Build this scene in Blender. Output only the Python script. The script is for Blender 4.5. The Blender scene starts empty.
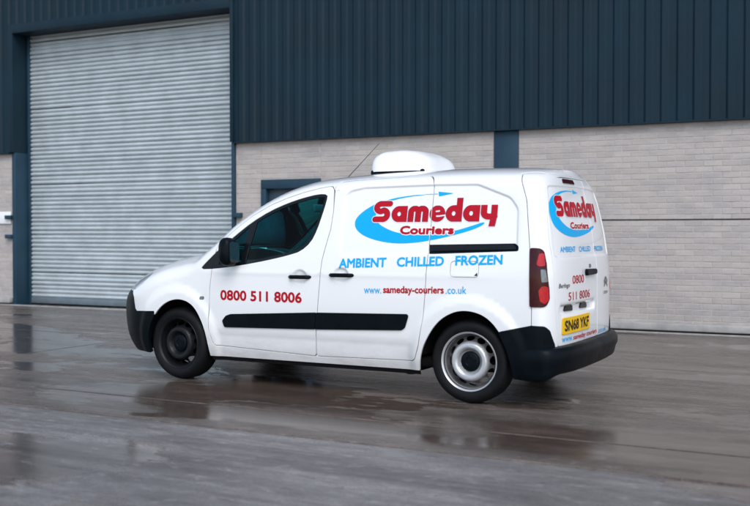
import bpy, math, random
import numpy as np
from mathutils import Vector
from mathutils.geometry import delaunay_2d_cdt
random.seed(7); np.random.seed(7)
SC = bpy.context.scene
COL = SC.collection

# ------------------------------------------------------------------ camera
cam_data = bpy.data.cameras.new('camera')
cam = bpy.data.objects.new('camera', cam_data); COL.objects.link(cam)
cam.location = (5.5665, -7.7509, 1.2763)
cam.rotation_euler = (math.radians(90) - 0.020254, 0, 0.483770)
cam_data.sensor_width = 36; cam_data.lens = 48
cam_data.clip_start = 0.1; cam_data.clip_end = 600
cam_data.dof.use_dof = True; cam_data.dof.focus_distance = 8.9; cam_data.dof.aperture_fstop = 1.7
SC.camera = cam

# ------------------------------------------------------------------ sky, sun, exposure
SUN_EL, SUN_ROT = math.radians(46), math.radians(142)
world = bpy.data.worlds.new('World'); SC.world = world; world.use_nodes = True
nt = world.node_tree; nt.nodes.clear()
sky = nt.nodes.new('ShaderNodeTexSky'); sky.sky_type = 'NISHITA'; sky.sun_disc = False
sky.sun_elevation = SUN_EL; sky.sun_rotation = SUN_ROT; sky.air_density = 1.0; sky.dust_density = 1.2
hs = nt.nodes.new('ShaderNodeHueSaturation'); hs.inputs['Saturation'].default_value = 0.75
bg = nt.nodes.new('ShaderNodeBackground'); bg.inputs['Strength'].default_value = 0.15
wo = nt.nodes.new('ShaderNodeOutputWorld')
nt.links.new(sky.outputs[0], hs.inputs['Color']); nt.links.new(hs.outputs[0], bg.inputs['Color']); nt.links.new(bg.outputs[0], wo.inputs[0])
sun_data = bpy.data.lights.new('sun', 'SUN'); sun_data.energy = 1.1; sun_data.angle = math.radians(40); sun_data.color = (1, .985, .965)
sun = bpy.data.objects.new('sun', sun_data); COL.objects.link(sun)
sdir = Vector((math.sin(SUN_ROT)*math.cos(SUN_EL), math.cos(SUN_ROT)*math.cos(SUN_EL), math.sin(SUN_EL)))
sun.rotation_euler = sdir.to_track_quat('Z', 'Y').to_euler()
sun.location = (0, -10, 12)
SC.view_settings.view_transform = 'Standard'; SC.view_settings.look = 'None'
SC.view_settings.gamma = 1; SC.view_settings.use_curve_mapping = False
SC.view_settings.exposure = 0.62

# ------------------------------------------------------------------ materials
def nodes(name):
    m = bpy.data.materials.new(name); m.use_nodes = True
    t = m.node_tree; b = t.nodes['Principled BSDF']
    return m, t, b
def N(t, kind, **kw):
    n = t.nodes.new(kind)
    for k, v in kw.items(): setattr(n, k, v)
    return n
def noise(t, scale, detail=4, rough=.55, vec=None, dist=0):
    n = N(t, 'ShaderNodeTexNoise'); n.inputs['Scale'].default_value = scale
    n.inputs['Detail'].default_value = detail; n.inputs['Roughness'].default_value = rough; n.inputs['Distortion'].default_value = dist
    if vec is not None: t.links.new(vec, n.inputs['Vector'])
    return n.outputs['Fac']
def maprange(t, v, a, b, c, d, smooth=False):
    n = N(t, 'ShaderNodeMapRange')
    if smooth: n.interpolation_type = 'SMOOTHSTEP'
    t.links.new(v, n.inputs[0])
    for i, q in enumerate((a, b, c, d)): n.inputs[i+1].default_value = q
    return n.outputs[0]
def mixcol(t, fac, a, b, mode='MIX'):
    n = N(t, 'ShaderNodeMix', data_type='RGBA', blend_type=mode)
    for sock, v in ((n.inputs[0], fac), (n.inputs[6], a), (n.inputs[7], b)):
        if hasattr(v, 'is_output'): t.links.new(v, sock)
        elif isinstance(v, (tuple, list)): sock.default_value = (*v[:3], 1)
        else: sock.default_value = v
    return n.outputs[2]
def math_(t, op, a, b=0, clamp=False):
    n = N(t, 'ShaderNodeMath', operation=op, use_clamp=clamp)
    for sock, v in ((n.inputs[0], a), (n.inputs[1], b)):
        if hasattr(v, 'is_output'): t.links.new(v, sock)
        else: sock.default_value = v
    return n.outputs[0]
def bump(t, b, h, strength=.2, dist=.01):
    n = N(t, 'ShaderNodeBump'); n.inputs['Strength'].default_value = strength; n.inputs['Distance'].default_value = dist
    t.links.new(h, n.inputs['Height']); t.links.new(n.outputs[0], b.inputs['Normal'])
def position(t, scale=None):
    g = N(t, 'ShaderNodeNewGeometry').outputs['Position']
    if scale:
        m = N(t, 'ShaderNodeMapping'); m.inputs['Scale'].default_value = scale; t.links.new(g, m.inputs['Vector']); g = m.outputs[0]
    return g
def simple(name, col, rough=.5, metal=0, coat=0, var=.12, scale=6, coatrough=.05, spec=None, bumps=None):
    m, t, b = nodes(name)
    p = position(t)
    f = noise(t, scale, 5, .6, p)
    k = maprange(t, f, .3, .7, 1-var, 1+var)
    c = mixcol(t, 1.0, col, k, 'MULTIPLY')
    t.links.new(c, b.inputs['Base Color'])
    r = maprange(t, f, .3, .7, max(rough*.85, 0), min(rough*1.2, 1)); t.links.new(r, b.inputs['Roughness'])
    b.inputs['Metallic'].default_value = metal
    b.inputs['Coat Weight'].default_value = coat; b.inputs['Coat Roughness'].default_value = coatrough
    if spec is not None: b.inputs['Specular IOR Level'].default_value = spec
    if bumps: bump(t, b, noise(t, bumps[0], 3, .6, p), bumps[1], bumps[2])
    return m
M = {}
# white van paint with a faint film of road dirt low down (shape from noise)
m, t, b = nodes('white_paint'); p = position(t)
sx = N(t, 'ShaderNodeSeparateXYZ'); t.links.new(p, sx.inputs[0])
low = maprange(t, sx.outputs[2], .18, .55, 1, 0)
grime = math_(t, 'MULTIPLY', low, maprange(t, noise(t, 7, 8, .7, position(t, (.6, 1, 1.4))), .32, .70, .05, .55), True)
c = mixcol(t, grime, (.84, .85, .86), (.36, .33, .30)); t.links.new(c, b.inputs['Base Color'])
b.inputs['Roughness'].default_value = .3; b.inputs['Coat Weight'].default_value = 1.0; b.inputs['Coat Roughness'].default_value = .03
M['white'] = m
M['white_plastic'] = simple('white_plastic', (.84, .85, .86), .35, 0, .3, .03)
M['black_plastic'] = simple('black_plastic', (.003, .0055, .008), .36, 0, 0, .25, 9, bumps=(220, .15, .002), spec=.08)
M['gloss_black'] = simple('gloss_black', (.005, .007, .009), .22, 0, 0, .2, spec=.25)
M['rubber_seal'] = simple('rubber_seal', (.010, .011, .012), .6, 0, 0, .2)
M['tyre'] = simple('tyre_rubber', (.0035, .0042, .0055), .6, 0, 0, .3, 14, bumps=(90, .2, .002), spec=.22)
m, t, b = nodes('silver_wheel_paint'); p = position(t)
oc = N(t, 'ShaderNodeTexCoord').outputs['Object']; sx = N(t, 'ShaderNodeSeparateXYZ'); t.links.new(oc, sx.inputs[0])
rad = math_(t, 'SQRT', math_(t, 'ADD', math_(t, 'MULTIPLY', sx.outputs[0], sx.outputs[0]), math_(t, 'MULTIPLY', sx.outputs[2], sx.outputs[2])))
dust_shade = math_(t, 'MULTIPLY', maprange(t, rad, .140, .156, 0, 1, True), maprange(t, rad, .198, .208, 1, 0, True))  # dark slot ring: brake dust plus shade beside the raised bowl, painted in
dust_shade = math_(t, 'MULTIPLY', dust_shade, maprange(t, noise(t, 18, 5, .6, oc), .3, .7, .75, 1))
c = mixcol(t, dust_shade, (.54, .56, .58), (.045, .043, .042)); t.links.new(c, b.inputs['Base Color'])
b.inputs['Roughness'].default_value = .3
t.links.new(maprange(t, dust_shade, 0, 1, .5, 0), b.inputs['Metallic'])
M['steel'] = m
M['black_steel'] = simple('black_wheel_paint', (.008, .009, .011), .4, .0, .0, .2, spec=.25)
M['underbody'] = simple('underbody_black', (.007, .007, .008), .85, 0, 0, .4, 12, spec=.2)
M['interior'] = simple('interior_trim', (.22, .23, .235), .7, 0, 0, .2, 10)
M['pale_trim'] = simple('pale_trim', (.58, .60, .61), .8, 0, 0, .1, 10)
M['seat'] = simple('seat_fabric', (.20, .21, .22), .9, 0, 0, .3, 60)
M['red'] = simple('red_vinyl', (.43, .003, .014), .4, 0, 0, .05, spec=.2)
M['white_vinyl'] = simple('white_vinyl', (.86, .87, .88), .35, 0, .3, .02)
M['cyan'] = simple('cyan_vinyl', (.003, .39, .78), .4, 0, 0, .05, spec=.2)
M['outline'] = simple('slate_vinyl', (.12, .14, .24), .4, 0, 0, .05)
M['emblem'] = simple('dark_badge', (.03, .034, .04), .25, .6, .2, .1)
M['mirror'] = simple('mirror_glass', (.7, .72, .74), .03, 1, 0, .01)
M['plate'] = simple('plate_yellow', (.84, .50, .004), .4, 0, 0, .05, spec=.25)
M['plate_text'] = simple('plate_black', (.01, .01, .01), .5, 0, 0, .1)
M['red_lens'] = simple('red_lens', (.42, .004, .010), .12, 0, .25, .15, 40, spec=.3)
M['dark_lens'] = simple('dark_red_lens', (.040, .003, .005), .12, 0, .1, .2, 30, spec=.2)
M['clear_lens'] = simple('clear_lens', (.15, .165, .18), .15, .3, .3, .25, 60)
M['head_lens'] = simple('headlamp_lens', (.62, .65, .68), .08, .3, 1, .12, 18)
M['chrome'] = simple('chrome', (.6, .62, .64), .12, 1, 0, .05)
def glass(name, tint, ior=1.5):
    m = bpy.data.materials.new(name); m.use_nodes = True; t = m.node_tree; t.nodes.clear()
    o = N(t, 'ShaderNodeOutputMaterial'); mx = N(t, 'ShaderNodeMixShader'); fr = N(t, 'ShaderNodeFresnel'); fr.inputs[0].default_value = ior
    gl = N(t, 'ShaderNodeBsdfGlossy'); gl.inputs['Roughness'].default_value = .02
    tr = N(t, 'ShaderNodeBsdfTransparent')
    k = maprange(t, noise(t, 40, 3, .6, position(t)), .4, .7, .92, 1.0)
    c = mixcol(t, 1.0, tint, k, 'MULTIPLY'); t.links.new(c, tr.inputs[0])
    t.links.new(fr.outputs[0], mx.inputs[0]); t.links.new(tr.outputs[0], mx.inputs[1]); t.links.new(gl.outputs[0], mx.inputs[2]); t.links.new(mx.outputs[0], o.inputs[0])
    return m
M['glass'] = glass('tinted_glass', (.16, .94, 1.0), 1.22)
# building
M['cladding'] = simple('blue_cladding', (.0050, .0205, .034), .55, 0, 0, .2, 1.3, spec=.2)
m = M['cladding']; t = m.node_tree; b = t.nodes['Principled BSDF']
run = maprange(t, noise(t, 6, 6, .7, position(t, (1, 1, .06))), .45, .75, 0, .35)
old = b.inputs['Base Color'].links[0].from_socket
t.links.new(mixcol(t, run, old, (.016, .030, .041)), b.inputs['Base Color'])
M['blue_steel'] = simple('blue_painted_steel', (.015, .046, .074), .5, 0, 0, .2, 2.5, spec=.3)
M['dark_blue'] = simple('dark_door_paint', (.035, .055, .085), .45, 0, 0, .15, 3)
M['shutter'] = simple('galvanised_slat', (.53, .585, .61), .36, .30, 0, .12, 3)
M['shutter_dark'] = simple('shutter_bottom_rail', (.16, .20, .23), .5, .3, 0, .2, 5)
M['shadow_gap'] = simple('dark_void', (.012, .014, .016), .9)
M['kerb'] = simple('plinth_concrete', (.36, .35, .34), .8, 0, 0, .3, 3.5, bumps=(60, .3, .004))
M['sign_white'] = simple('sign_white', (.78, .80, .82), .4, 0, 0, .04)
M['mortar'] = simple('mortar', (.44, .405, .385), .9, 0, 0, .15, 8)
m, t, b = nodes('pale_brick'); p = position(t)
geo = N(t, 'ShaderNodeNewGeometry'); oi = N(t, 'ShaderNodeObjectInfo')
rnd = math_(t, 'FRACT', math_(t, 'ADD', geo.outputs['Random Per Island'], oi.outputs['Random']))
c = mixcol(t, rnd, (.425, .385, .36), (.485, .445, .42))
blot = maprange(t, noise(t, 1.7, 8, .75, position(t, (.8, 1, 3.0))), .45, .68, 0, .75)
sz = N(t, 'ShaderNodeSeparateXYZ'); t.links.new(p, sz.inputs[0])
c = mixcol(t, blot, c, (.30, .295, .305))
c = mixcol(t, maprange(t, noise(t, 45, 4, .7, p), .5, .75, 0, .35), c, (.27, .25, .24))
damp = math_(t, 'MULTIPLY', maprange(t, sz.outputs[2], .05, .75, 1, 0), maprange(t, noise(t, 2.2, 6, .7, p), .35, .7, 0, .6))
c = mixcol(t, damp, c, (.20, .195, .19))
t.links.new(c, b.inputs['Base Color']); b.inputs['Roughness'].default_value = .85
bump(t, b, noise(t, 70, 4, .7, p), .5, .006)
M['brick'] = m
# wet ground
def wet(name, ca, cb, dark, rbase, bumpscale, bumpstr, gutter=False):
    m, t, b = nodes(name); p = position(t)
    ps = position(t, (.5, 1.0, 1.0)); pl_ = position(t, (.16, 1.5, 1.0))
    big = noise(t, .55, 5, .6, ps, .6); med = noise(t, 3.2, 7, .7, ps); fine = noise(t, bumpscale, 4, .7, p)
    streak = noise(t, 2.6, 7, .72, pl_, .3)
    c = mixcol(t, maprange(t, med, .32, .68, 0, 1), ca, cb)
    c = mixcol(t, maprange(t, streak, .42, .66, 0, .75), c, dark)
    c = mixcol(t, maprange(t, streak, .46, .30, 0, .45), c, tuple(min(1, q*1.45) for q in cb))
    c = mixcol(t, maprange(t, fine, .48, .66, 0, .75), c, dark)
    spk = noise(t, 16, 5, .7, ps); c = mixcol(t, maprange(t, spk, .56, .70, 0, .45), c, tuple(min(1, q*1.6) for q in cb)); c = mixcol(t, maprange(t, spk, .44, .32, 0, .5), c, dark)
    sp = N(t, 'ShaderNodeSeparateXYZ'); t.links.new(p, sp.inputs[0])
    pud = maprange(t, math_(t, 'ADD', big, math_(t, 'MULTIPLY', math_(t, 'SUBTRACT', med, .5), .35)), .515, .545, 0, 1, True)
    if gutter:
        y = math_(t, 'ADD', sp.outputs[1], math_(t, 'MULTIPLY', math_(t, 'SUBTRACT', med, .5), .5))
        g1 = maprange(t, y, -2.45, -2.15, 0, 1, True); g2 = maprange(t, y, -1.5, -1.1, 1, 0, True)
        gut = math_(t, 'MULTIPLY', math_(t, 'MULTIPLY', g1, g2), maprange(t, noise(t, .6, 5, .65, ps), .40, .50, .15, .95))
        pud = math_(t, 'MAXIMUM', pud, gut)
    c2 = mixcol(t, 1.0, c, (.66, .60, .57), 'MULTIPLY')
    c = mixcol(t, pud, c, c2); t.links.new(c, b.inputs['Base Color'])
    r = math_(t, 'ADD', math_(t, 'MULTIPLY', math_(t, 'SUBTRACT', 1.0, pud), rbase), maprange(t, streak, .3, .7, .03, .20))
    t.links.new(r, b.inputs['Roughness'])
    b.inputs['Specular IOR Level'].default_value = .55
    n = N(t, 'ShaderNodeBump'); n.inputs['Distance'].default_value = .008
    st = maprange(t, pud, 0, 1, bumpstr, .04); t.links.new(st, n.inputs['Strength'])
    h = math_(t, 'ADD', fine, math_(t, 'MULTIPLY', med, 1.5)); t.links.new(h, n.inputs['Height']); t.links.new(n.outputs[0], b.inputs['Normal'])
    return m
M['asphalt'] = wet('wet_asphalt', (.165, .155, .150), (.30, .285, .275), (.070, .064, .060), .20, 75, 1.0)
M['concrete'] = wet('wet_concrete', (.110, .088, .074), (.195, .162, .140), (.055, .044, .036), .14, 80, .5, True)

# ------------------------------------------------------------------ object helpers
def link(name, mesh, parent=None, mat=None, loc=None, rot=None):
    o = bpy.data.objects.new(name, mesh); COL.objects.link(o)
    if parent: o.parent = parent
    if mat and mesh is not None and not mesh.materials: mesh.materials.append(mat)
    if loc is not None: o.location = loc
    if rot is not None: o.rotation_euler = rot
    return o
def thing(name, label, cat, loc=(0, 0, 0), rotz=0, group=None):
    o = link(name, None, loc=loc, rot=(0, 0, rotz)); o['label'] = label; o['category'] = cat
    if group: o['group'] = group
    return o
def mesh(name, v, f, smooth=False):
    me = bpy.data.meshes.new(name); me.from_pydata([tuple(map(float, q)) for q in v], [], [tuple(map(int, q)) for q in f]); me.update()
    if smooth: me.polygons.foreach_set('use_smooth', [True]*len(me.polygons))
    return me
def boxvf(x0, x1, y0, y1, z0, z1):
    v = [(x, y, z) for z in (z0, z1) for y in (y0, y1) for x in (x0, x1)]
    f = [(0, 2, 3, 1), (4, 5, 7, 6), (0, 1, 5, 4), (2, 6, 7, 3), (0, 4, 6, 2), (1, 3, 7, 5)]
    return v, f
def box(name, dims, mat, parent=None, bevel=0, seg=2):
    o = link(name, mesh(name, *boxvf(*dims)), parent, mat)
    if bevel:
        md = o.modifiers.new('bevel', 'BEVEL'); md.width = bevel; md.segments = seg; md.limit_method = 'ANGLE'
        o.data.polygons.foreach_set('use_smooth', [True]*len(o.data.polygons))
        md.harden_normals = False
    return o
def loft(name, rings, mat, parent=None, close=True, cap=True, smooth=True):
    n = len(rings[0]); v = [p for r in rings for p in r]; f = []
    for i in range(len(rings)-1):
        for j in range(n if close else n-1):
            a, b_ = i*n+j, i*n+(j+1) % n
            f.append((a, b_, b_+n, a+n))
    me = mesh(name, v, f, smooth)
    if cap:
        v2 = list(v); f2 = list(f)
        for k, r in ((0, rings[0]), (len(rings)-1, rings[-1])):
            idx = [k*n+j for j in range(n)]; f2.append(idx[::-1] if k == 0 else idx)
        me = mesh(name, v2, f2, smooth)
    return link(name, me, parent, mat)
def tube(name, pts, r, mat, parent=None, seg=10):
    pts = [Vector(p) for p in pts]; rings = []
    rr = r if isinstance(r, (list, tuple)) else [r]*len(pts)
    for i, p in enumerate(pts):
        d = (pts[min(i+1, len(pts)-1)] - pts[max(i-1, 0)]).normalized()
        a = d.cross(Vector((0, 0, 1)) if abs(d.z) < .9 else Vector((1, 0, 0))).normalized(); b_ = d.cross(a)
        rings.append([p + (a*math.cos(q) + b_*math.sin(q))*rr[i] for q in [2*math.pi*k/seg for k in range(seg)]])
    return loft(name, rings, mat, parent)

# ================================================================== SETTING
def sheet(name, x0, x1, y0, y1, z, mat, nx=1, ny=1):
    v = []; f = []
    for j in range(ny+1):
        for i in range(nx+1): v.append((x0+(x1-x0)*i/nx, y0+(y1-y0)*j/ny, z))
    for j in range(ny):
        for i in range(nx):
            a = j*(nx+1)+i; f.append((a, a+1, a+nx+2, a+nx+1))
    return link(name, mesh(name, v, f), None, mat)
g = sheet('ground', -150, 150, -150, 150, -.012, M['asphalt']); g['kind'] = 'structure'
apron = link('concrete_apron', None); apron['kind'] = 'structure'
BA = 0.02778
def wall_y(x): return 5.192 + BA*x
def slab(x0, x1, y0, y1, y0b=None, y1b=None, z=0.0):
    y0b = y0 if y0b is None else y0b; y1b = y1 if y1b is None else y1b
    v = [(x0, y0, -.08), (x1, y0b, -.08), (x1, y1b, -.08), (x0, y1, -.08)]
    e = .006
    v += [(x0, y0, z-e), (x1, y0b, z-e), (x1, y1b, z-e), (x0, y1, z-e)]
    v += [(x0+e, y0+e, z), (x1-e, y0b+e, z), (x1-e, y1b-e, z), (x0+e, y1-e, z)]
    f = [(0, 1, 5, 4), (1, 2, 6, 5), (2, 3, 7, 6), (3, 0, 4, 7), (4, 5, 9, 8), (5, 6, 10, 9), (6, 7, 11, 10), (7, 4, 8, 11), (8, 9, 10, 11)]
    return link('slab', mesh('slab', v, f), apron, M['concrete'])
J = .007
xs = [-26, -20.2, -14.3, -8.45, -2.6, 5.3, 11.2, 17, 23]
for a, b_ in zip(xs[:-1], xs[1:]):
    slab(a+J, b_-J, -2.42, -1.76, z=-.002)
    slab(a+J, b_-J, -1.745, 1.72, z=0)
    slab(a+J, b_-J, 1.735, wall_y(a)-.14, None, wall_y(b_)-.14, z=0)
# ---- warehouse: local frame, x along the facade, y into the building
ed = link('edging_strip', mesh('edging_strip', *boxvf(-26, 23, -.135, -.075, -.06, .012)), None, M['kerb'], (0, 5.192, 0), (0, 0, math.atan(BA))); ed['kind'] = 'structure'
wh = thing('warehouse', 'blue clad warehouse with pale brick lower wall and wide roller shutter', 'building', (0, 5.192, 0), math.atan(BA))
XL, XR = -16.0, 11.0              # facade ends
D0, D1, DT = -8.27, -3.69, 4.77   # shutter opening
ZC = 2.69                         # underside of cladding
P0, P1 = .61, .96                 # steel column
E0, E1, ET = -3.16, -2.12, 2.09   # side door
# backing walls (mortar colour) that the bricks stand proud of
def wallpart(x0, x1, z0, z1, bricks=True):
    return box('brick_wall', (x0, x1, .0012, .30, z0, z1), M['mortar'], wh)
walls = [wallpart(XL, -8.35, 0, ZC-.02), wallpart(-3.632, E0-.002, 0, ZC-.02), wallpart(E0, E1, ET+.003, ZC-.02), wallpart(E1+.002, P0-.002, 0, ZC-.02), wallpart(P1+.002, XR, 0, ZC-.02)]
bl, bh, jm = .215, .065, .010
def brick_vf(x0, x1, z0, z1, y=-.0028, e=.003):
    v = [(x0, .003, z0), (x1, .003, z0), (x1, .003, z1), (x0, .003, z1), (x0+e*.4, y+e, z0+e*.4), (x1-e*.4, y+e, z0+e*.4), (x1-e*.4, y+e, z1-e*.4), (x0+e*.4, y+e, z1-e*.4),
         (x0+e, y, z0+e), (x1-e, y, z0+e), (x1-e, y, z1-e), (x0+e, y, z1-e)]
    f = [(0, 1, 5, 4), (1, 2, 6, 5), (2, 3, 7, 6), (3, 0, 4, 7), (4, 5, 9, 8), (5, 6, 10, 9), (6, 7, 11, 10), (7, 4, 8, 11), (8, 9, 10, 11)]
    return v, f
single = {}
for w, (x0, x1, zlo) in zip(walls, ((XL, -8.35, 0), (-3.632, E0, 0), (E0, E1, ET), (E1, P0, 0), (P1, XR, 0))):
    V = []; F = []; near = w is walls[-1]; proto = bpy.data.meshes.new('brick'); pv, pf = brick_vf(-bl/2, bl/2, -bh/2, bh/2)
    proto.from_pydata(pv, [], pf); proto.materials.append(M['brick'])
    k = 0; z = .012
    rows = []
    while z + bh < ZC-.02:
        if z >= zlo - .001:
            off = -(k % 2)*(bl+jm)/2
            x = (math.floor((x0-off)/(bl+jm)))*(bl+jm) + off
            while x < x1:
                a, b_ = max(x, x0+.003), min(x+bl, x1-.003)
                if b_-a > .03: rows.append((a, b_, z))
                x += bl+jm
        z += bh+jm; k += 1
    if near:
        full = [r for r in rows if r[1]-r[0] > bl-.001 and 1.9 < (r[0]+r[1])/2 < 3.95]
        full.sort(key=lambda r: -r[0]); pick = set(full[:300])
        for r in pick:
            dy = random.uniform(-.0012, .0012)
            link('brick', proto, w, None, ((r[0]+r[1])/2, dy, r[2]+bh/2), (0, random.uniform(-.004, .004), random.uniform(-.008, .008)))
        rows = [r for r in rows if r not in pick]
    for a, b_, z in rows:
        v, f = brick_vf(a, b_, z, z+bh, -.0028+random.uniform(-.0012, .0012)); n = len(V); V += v; F += [tuple(i+n for i in q) for q in f]
    o = link('brickwork', mesh('brickwork', V, F), w, M['brick']); o['kind'] = 'stuff'
    box('bed_joint', (x0+.004, x1-.004, -.0065, .02, 1.438, 1.452), M['shadow_gap'], w) if near else None
# concrete plinth
for x0, x1 in ((P1+.003, XR), (E1+.02, P0-.003), (-3.625, E0-.02), (XL, -8.37)):
    box('plinth', (x0, x1, -.10, .0, .035, .125), M['kerb'], wh, .012)
    box('plinth_base', (x0, x1, -.07, .0, -.05, .034), M['shadow_gap'], wh)
# cladding sheets, box profile
def clad(x0, x1, z0, z1):
    n = 5; p = (x1-x0)/n; prof = []
    for i in range(n):
        a = x0+i*p
        prof += [(a, -.045), (a+p*.36, -.045), (a+p*.50, -.070), (a+p*.86, -.070)]
    prof.append((x1, -.045))
    prof[0] = (x0-.002, -.0445)
    v = [(x, y, z) for z in (z0, z1) for x, y in prof]; k = len(prof)
    f = [(i, i+1, i+1+k, i+k) for i in range(k-1)]
    # return edge at the bottom
    v += [(x, -.01, z0) for x, y in prof]; f += [(i+2*k, i+1+2*k, i+1, i) for i in range(k-1)]
    link('cladding_sheet', mesh('cladding_sheet', v, f), wh, M['cladding'])
TOP = 7.4
x = -3.632
while x < XR-.5: clad(x, x+1.0, ZC, TOP); x += 1.0
XRc = x
for i in range(5): clad(-8.35+i*.943, -8.35+(i+1)*.943, DT+.16, TOP)
x = -8.35
while x > XL: clad(x-1.0, x, ZC, TOP); x -= 1.0
XLc = x
box('wall_core', (XLc, -8.36, 0, .28, ZC-.018, TOP), M['shadow_gap'], wh)
box('wall_core', (-3.63, XRc, 0, .28, ZC-.018, TOP), M['shadow_gap'], wh)
box('wall_core', (-8.358, -3.632, 0, .28, DT+.165, TOP), M['shadow_gap'], wh)
box('roof', (XLc-.2, XRc+.2, -.2, 14, TOP, TOP+.25), M['cladding'], wh)
box('side_wall', (XRc-.02, XRc+.1, .3, 14, 0, TOP-.01), M['cladding'], wh)
box('side_wall', (XLc-.1, XLc+.02, .3, 14, 0, TOP-.01), M['cladding'], wh)
box('drip_flashing', (-3.63, XRc, -.095, 0, ZC-.022, ZC-.004), M['cladding'], wh)
box('drip_flashing', (XLc, -8.36, -.095, 0, ZC-.022, ZC-.004), M['cladding'], wh)
# steel column below the cladding
cb = box('steel_column', (P0, P1, -.02, .2, 0, ZC-.024), M['blue_steel'], wh, .006)
# shutter surround
RD = .38
box('door_jamb', (-8.35, D0, -.03, RD, 0, ZC), M['blue_steel'], wh, .006)
box('door_jamb', (D1, -3.635, -.05, RD, 0, ZC), M['blue_steel'], wh, .006)
box('corner_flashing', (-8.35, D0, -.085, RD, ZC+.002, DT+.16), M['cladding'], wh, .006)
box('corner_flashing', (D1, -3.635, -.092, RD, ZC+.002, DT+.16), M['cladding'], wh, .006)
box('door_head', (D0+.002, D1-.002, -.09, RD, DT, DT+.158), M['cladding'], wh, .006)
for jx, s in ((-8.35, -1), (-3.635, 1)):
    for zz in (1.55, 1.21):
        if s == 1 and zz < 1.4: continue
        box('jamb_bracket', (min(jx, jx+s*.13)-.002*s, max(jx, jx+s*.13)-.002*s, -.085, -.006, zz-.035, zz+.035), M['blue_steel'], wh, .004)
# roller shutter: every slat a piece
rs = link('roller_shutter', None, wh, None, (0, RD-.07, 0))
SP = .0745
sp = []
for i in range(8):
    a = i/7; sp.append((-.021*math.sin(math.pi*a)**.8 - .002, a*(SP-.016)))
sp.append((.014, SP-.013)); sp.append((.014, SP-.001)); 
v = [(xx, y, z) for xx in (D0+.03, D1-.03) for y, z in sp]; k = len(sp)
slat_me = mesh('slat', v, [(i+1, i, i+k, i+1+k) for i in range(k-1)], False)
slat_me.materials.append(M['shutter'])
for i, pl in enumerate(slat_me.polygons): pl.use_smooth = i < 7
z = .13
while z < DT+.05:
    link('slat', slat_me, rs, None, (0, random.uniform(-.003, .003), z), (random.uniform(-.05, .05), 0, random.uniform(-.0006, .0006))); z += SP
bb = box('bottom_rail', (D0+.03, D1-.03, -.03, .03, .02, .128), M['shutter_dark'], rs, .006)
box('shutter_back', (D0+.01, D1-.01, .02, .05, .0, DT+.1), M['shadow_gap'], rs)
box('guide_rail', (D0+.002, D0+.055, -.05, .018, 0, DT-.002), M['blue_steel'], rs, .004)
box('guide_rail', (D1-.075, D1-.002, -.06, .018, 0, DT-.002), M['blue_steel'], rs, .004)
# side door
sd = link('side_door', None, wh)
box('frame', (E0+.002, E0+.09, -.035, .2, 0, ET-.142), M['blue_steel'], sd, .005)
box('frame', (E1-.09, E1-.002, -.035, .2, 0, ET-.142), M['blue_steel'], sd, .005)
box('frame', (E0+.002, E1-.002, -.035, .2, ET-.14, ET), M['blue_steel'], sd, .005)
box('leaf', (E0+.095, E1-.095, .05, .1, .02, ET-.145), M['dark_blue'], sd, .004)
box('handle', (E1-.24, E1-.12, 0.0, .02, 1.0, 1.03), M['chrome'], sd, .006)
# white sign left of the shutter
sg = thing('wall_sign', 'small white rectangular sign on the brick left of the shutter', 'sign', (0, 5.192, 0), math.atan(BA))
box('panel', (-9.05, -8.39, -.03, -.012, 1.435, 1.65), M['sign_white'], sg, .003)
box('backing', (-9.02, -8.42, -.0115, -.007, 1.46, 1.62), M['shutter_dark'], sg)

# ================================================================== VAN SURFACE  (x back, y right, z up; metres)
def hermite(kx, ky):
    kx=np.asarray(kx,float); ky=np.asarray(ky,float); h=np.diff(kx); dl=np.diff(ky)/h
    m=np.empty_like(ky); m[0]=dl[0]; m[-1]=dl[-1]
    for i in range(1,len(kx)-1):
        if dl[i-1]*dl[i]<=0: m[i]=0
        else:
            w1=2*h[i]+h[i-1]; w2=h[i]+2*h[i-1]; m[i]=(w1+w2)/(w1/dl[i-1]+w2/dl[i])
    def f(x):
        x=np.asarray(x,float); i=np.clip(np.searchsorted(kx,x)-1,0,len(h)-1)
        t=(x-kx[i])/h[i]; tc=np.clip(t,0,1)
        v=(1+2*tc)*(1-tc)**2*ky[i]+tc*(1-tc)**2*h[i]*m[i]+tc*tc*(3-2*tc)*ky[i+1]+tc*tc*(tc-1)*h[i]*m[i+1]
        return v+np.where(t>1,(t-1)*h[i]*m[i+1],0)+np.where(t<0,t*h[i]*m[i],0)
    return f
f_w=hermite([.15,.24,.32,.50,.75,.95,1.1,1.3,1.5,1.65,1.85],[.800,.835,.858,.880,.892,.889,.872,.833,.788,.752,.700])
f_top=hermite([-.95,-.88,-.8,-.65,-.3,0,.15,.30,.6,.9,1.1,1.3,1.55,1.9,2.5,3.0,3.2,3.4],
              [.66,.79,.86,.945,1.05,1.112,1.15,1.245,1.475,1.64,1.710,1.750,1.770,1.788,1.798,1.79,1.775,1.74])
f_r=hermite([-.95,-.3,.2,.6,1.2,3.4],[.32,.27,.24,.20,.17,.16])
f_front=hermite([.15,.25,.4,.55,.68,.78,.9,1.2],[-.78,-.86,-.915,-.925,-.915,-.88,-.82,-.62])
f_rear=hermite([.2,.6,.9,1.2,1.5,1.7,1.85],[3.40,3.41,3.408,3.385,3.335,3.27,3.19])
NE=2.4
LF=.72; LR=.20; NR=3.4
def sm(a,b,x):
    t=np.clip((x-a)/(b-a),0,1); return t*t*(3-2*t)
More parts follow.
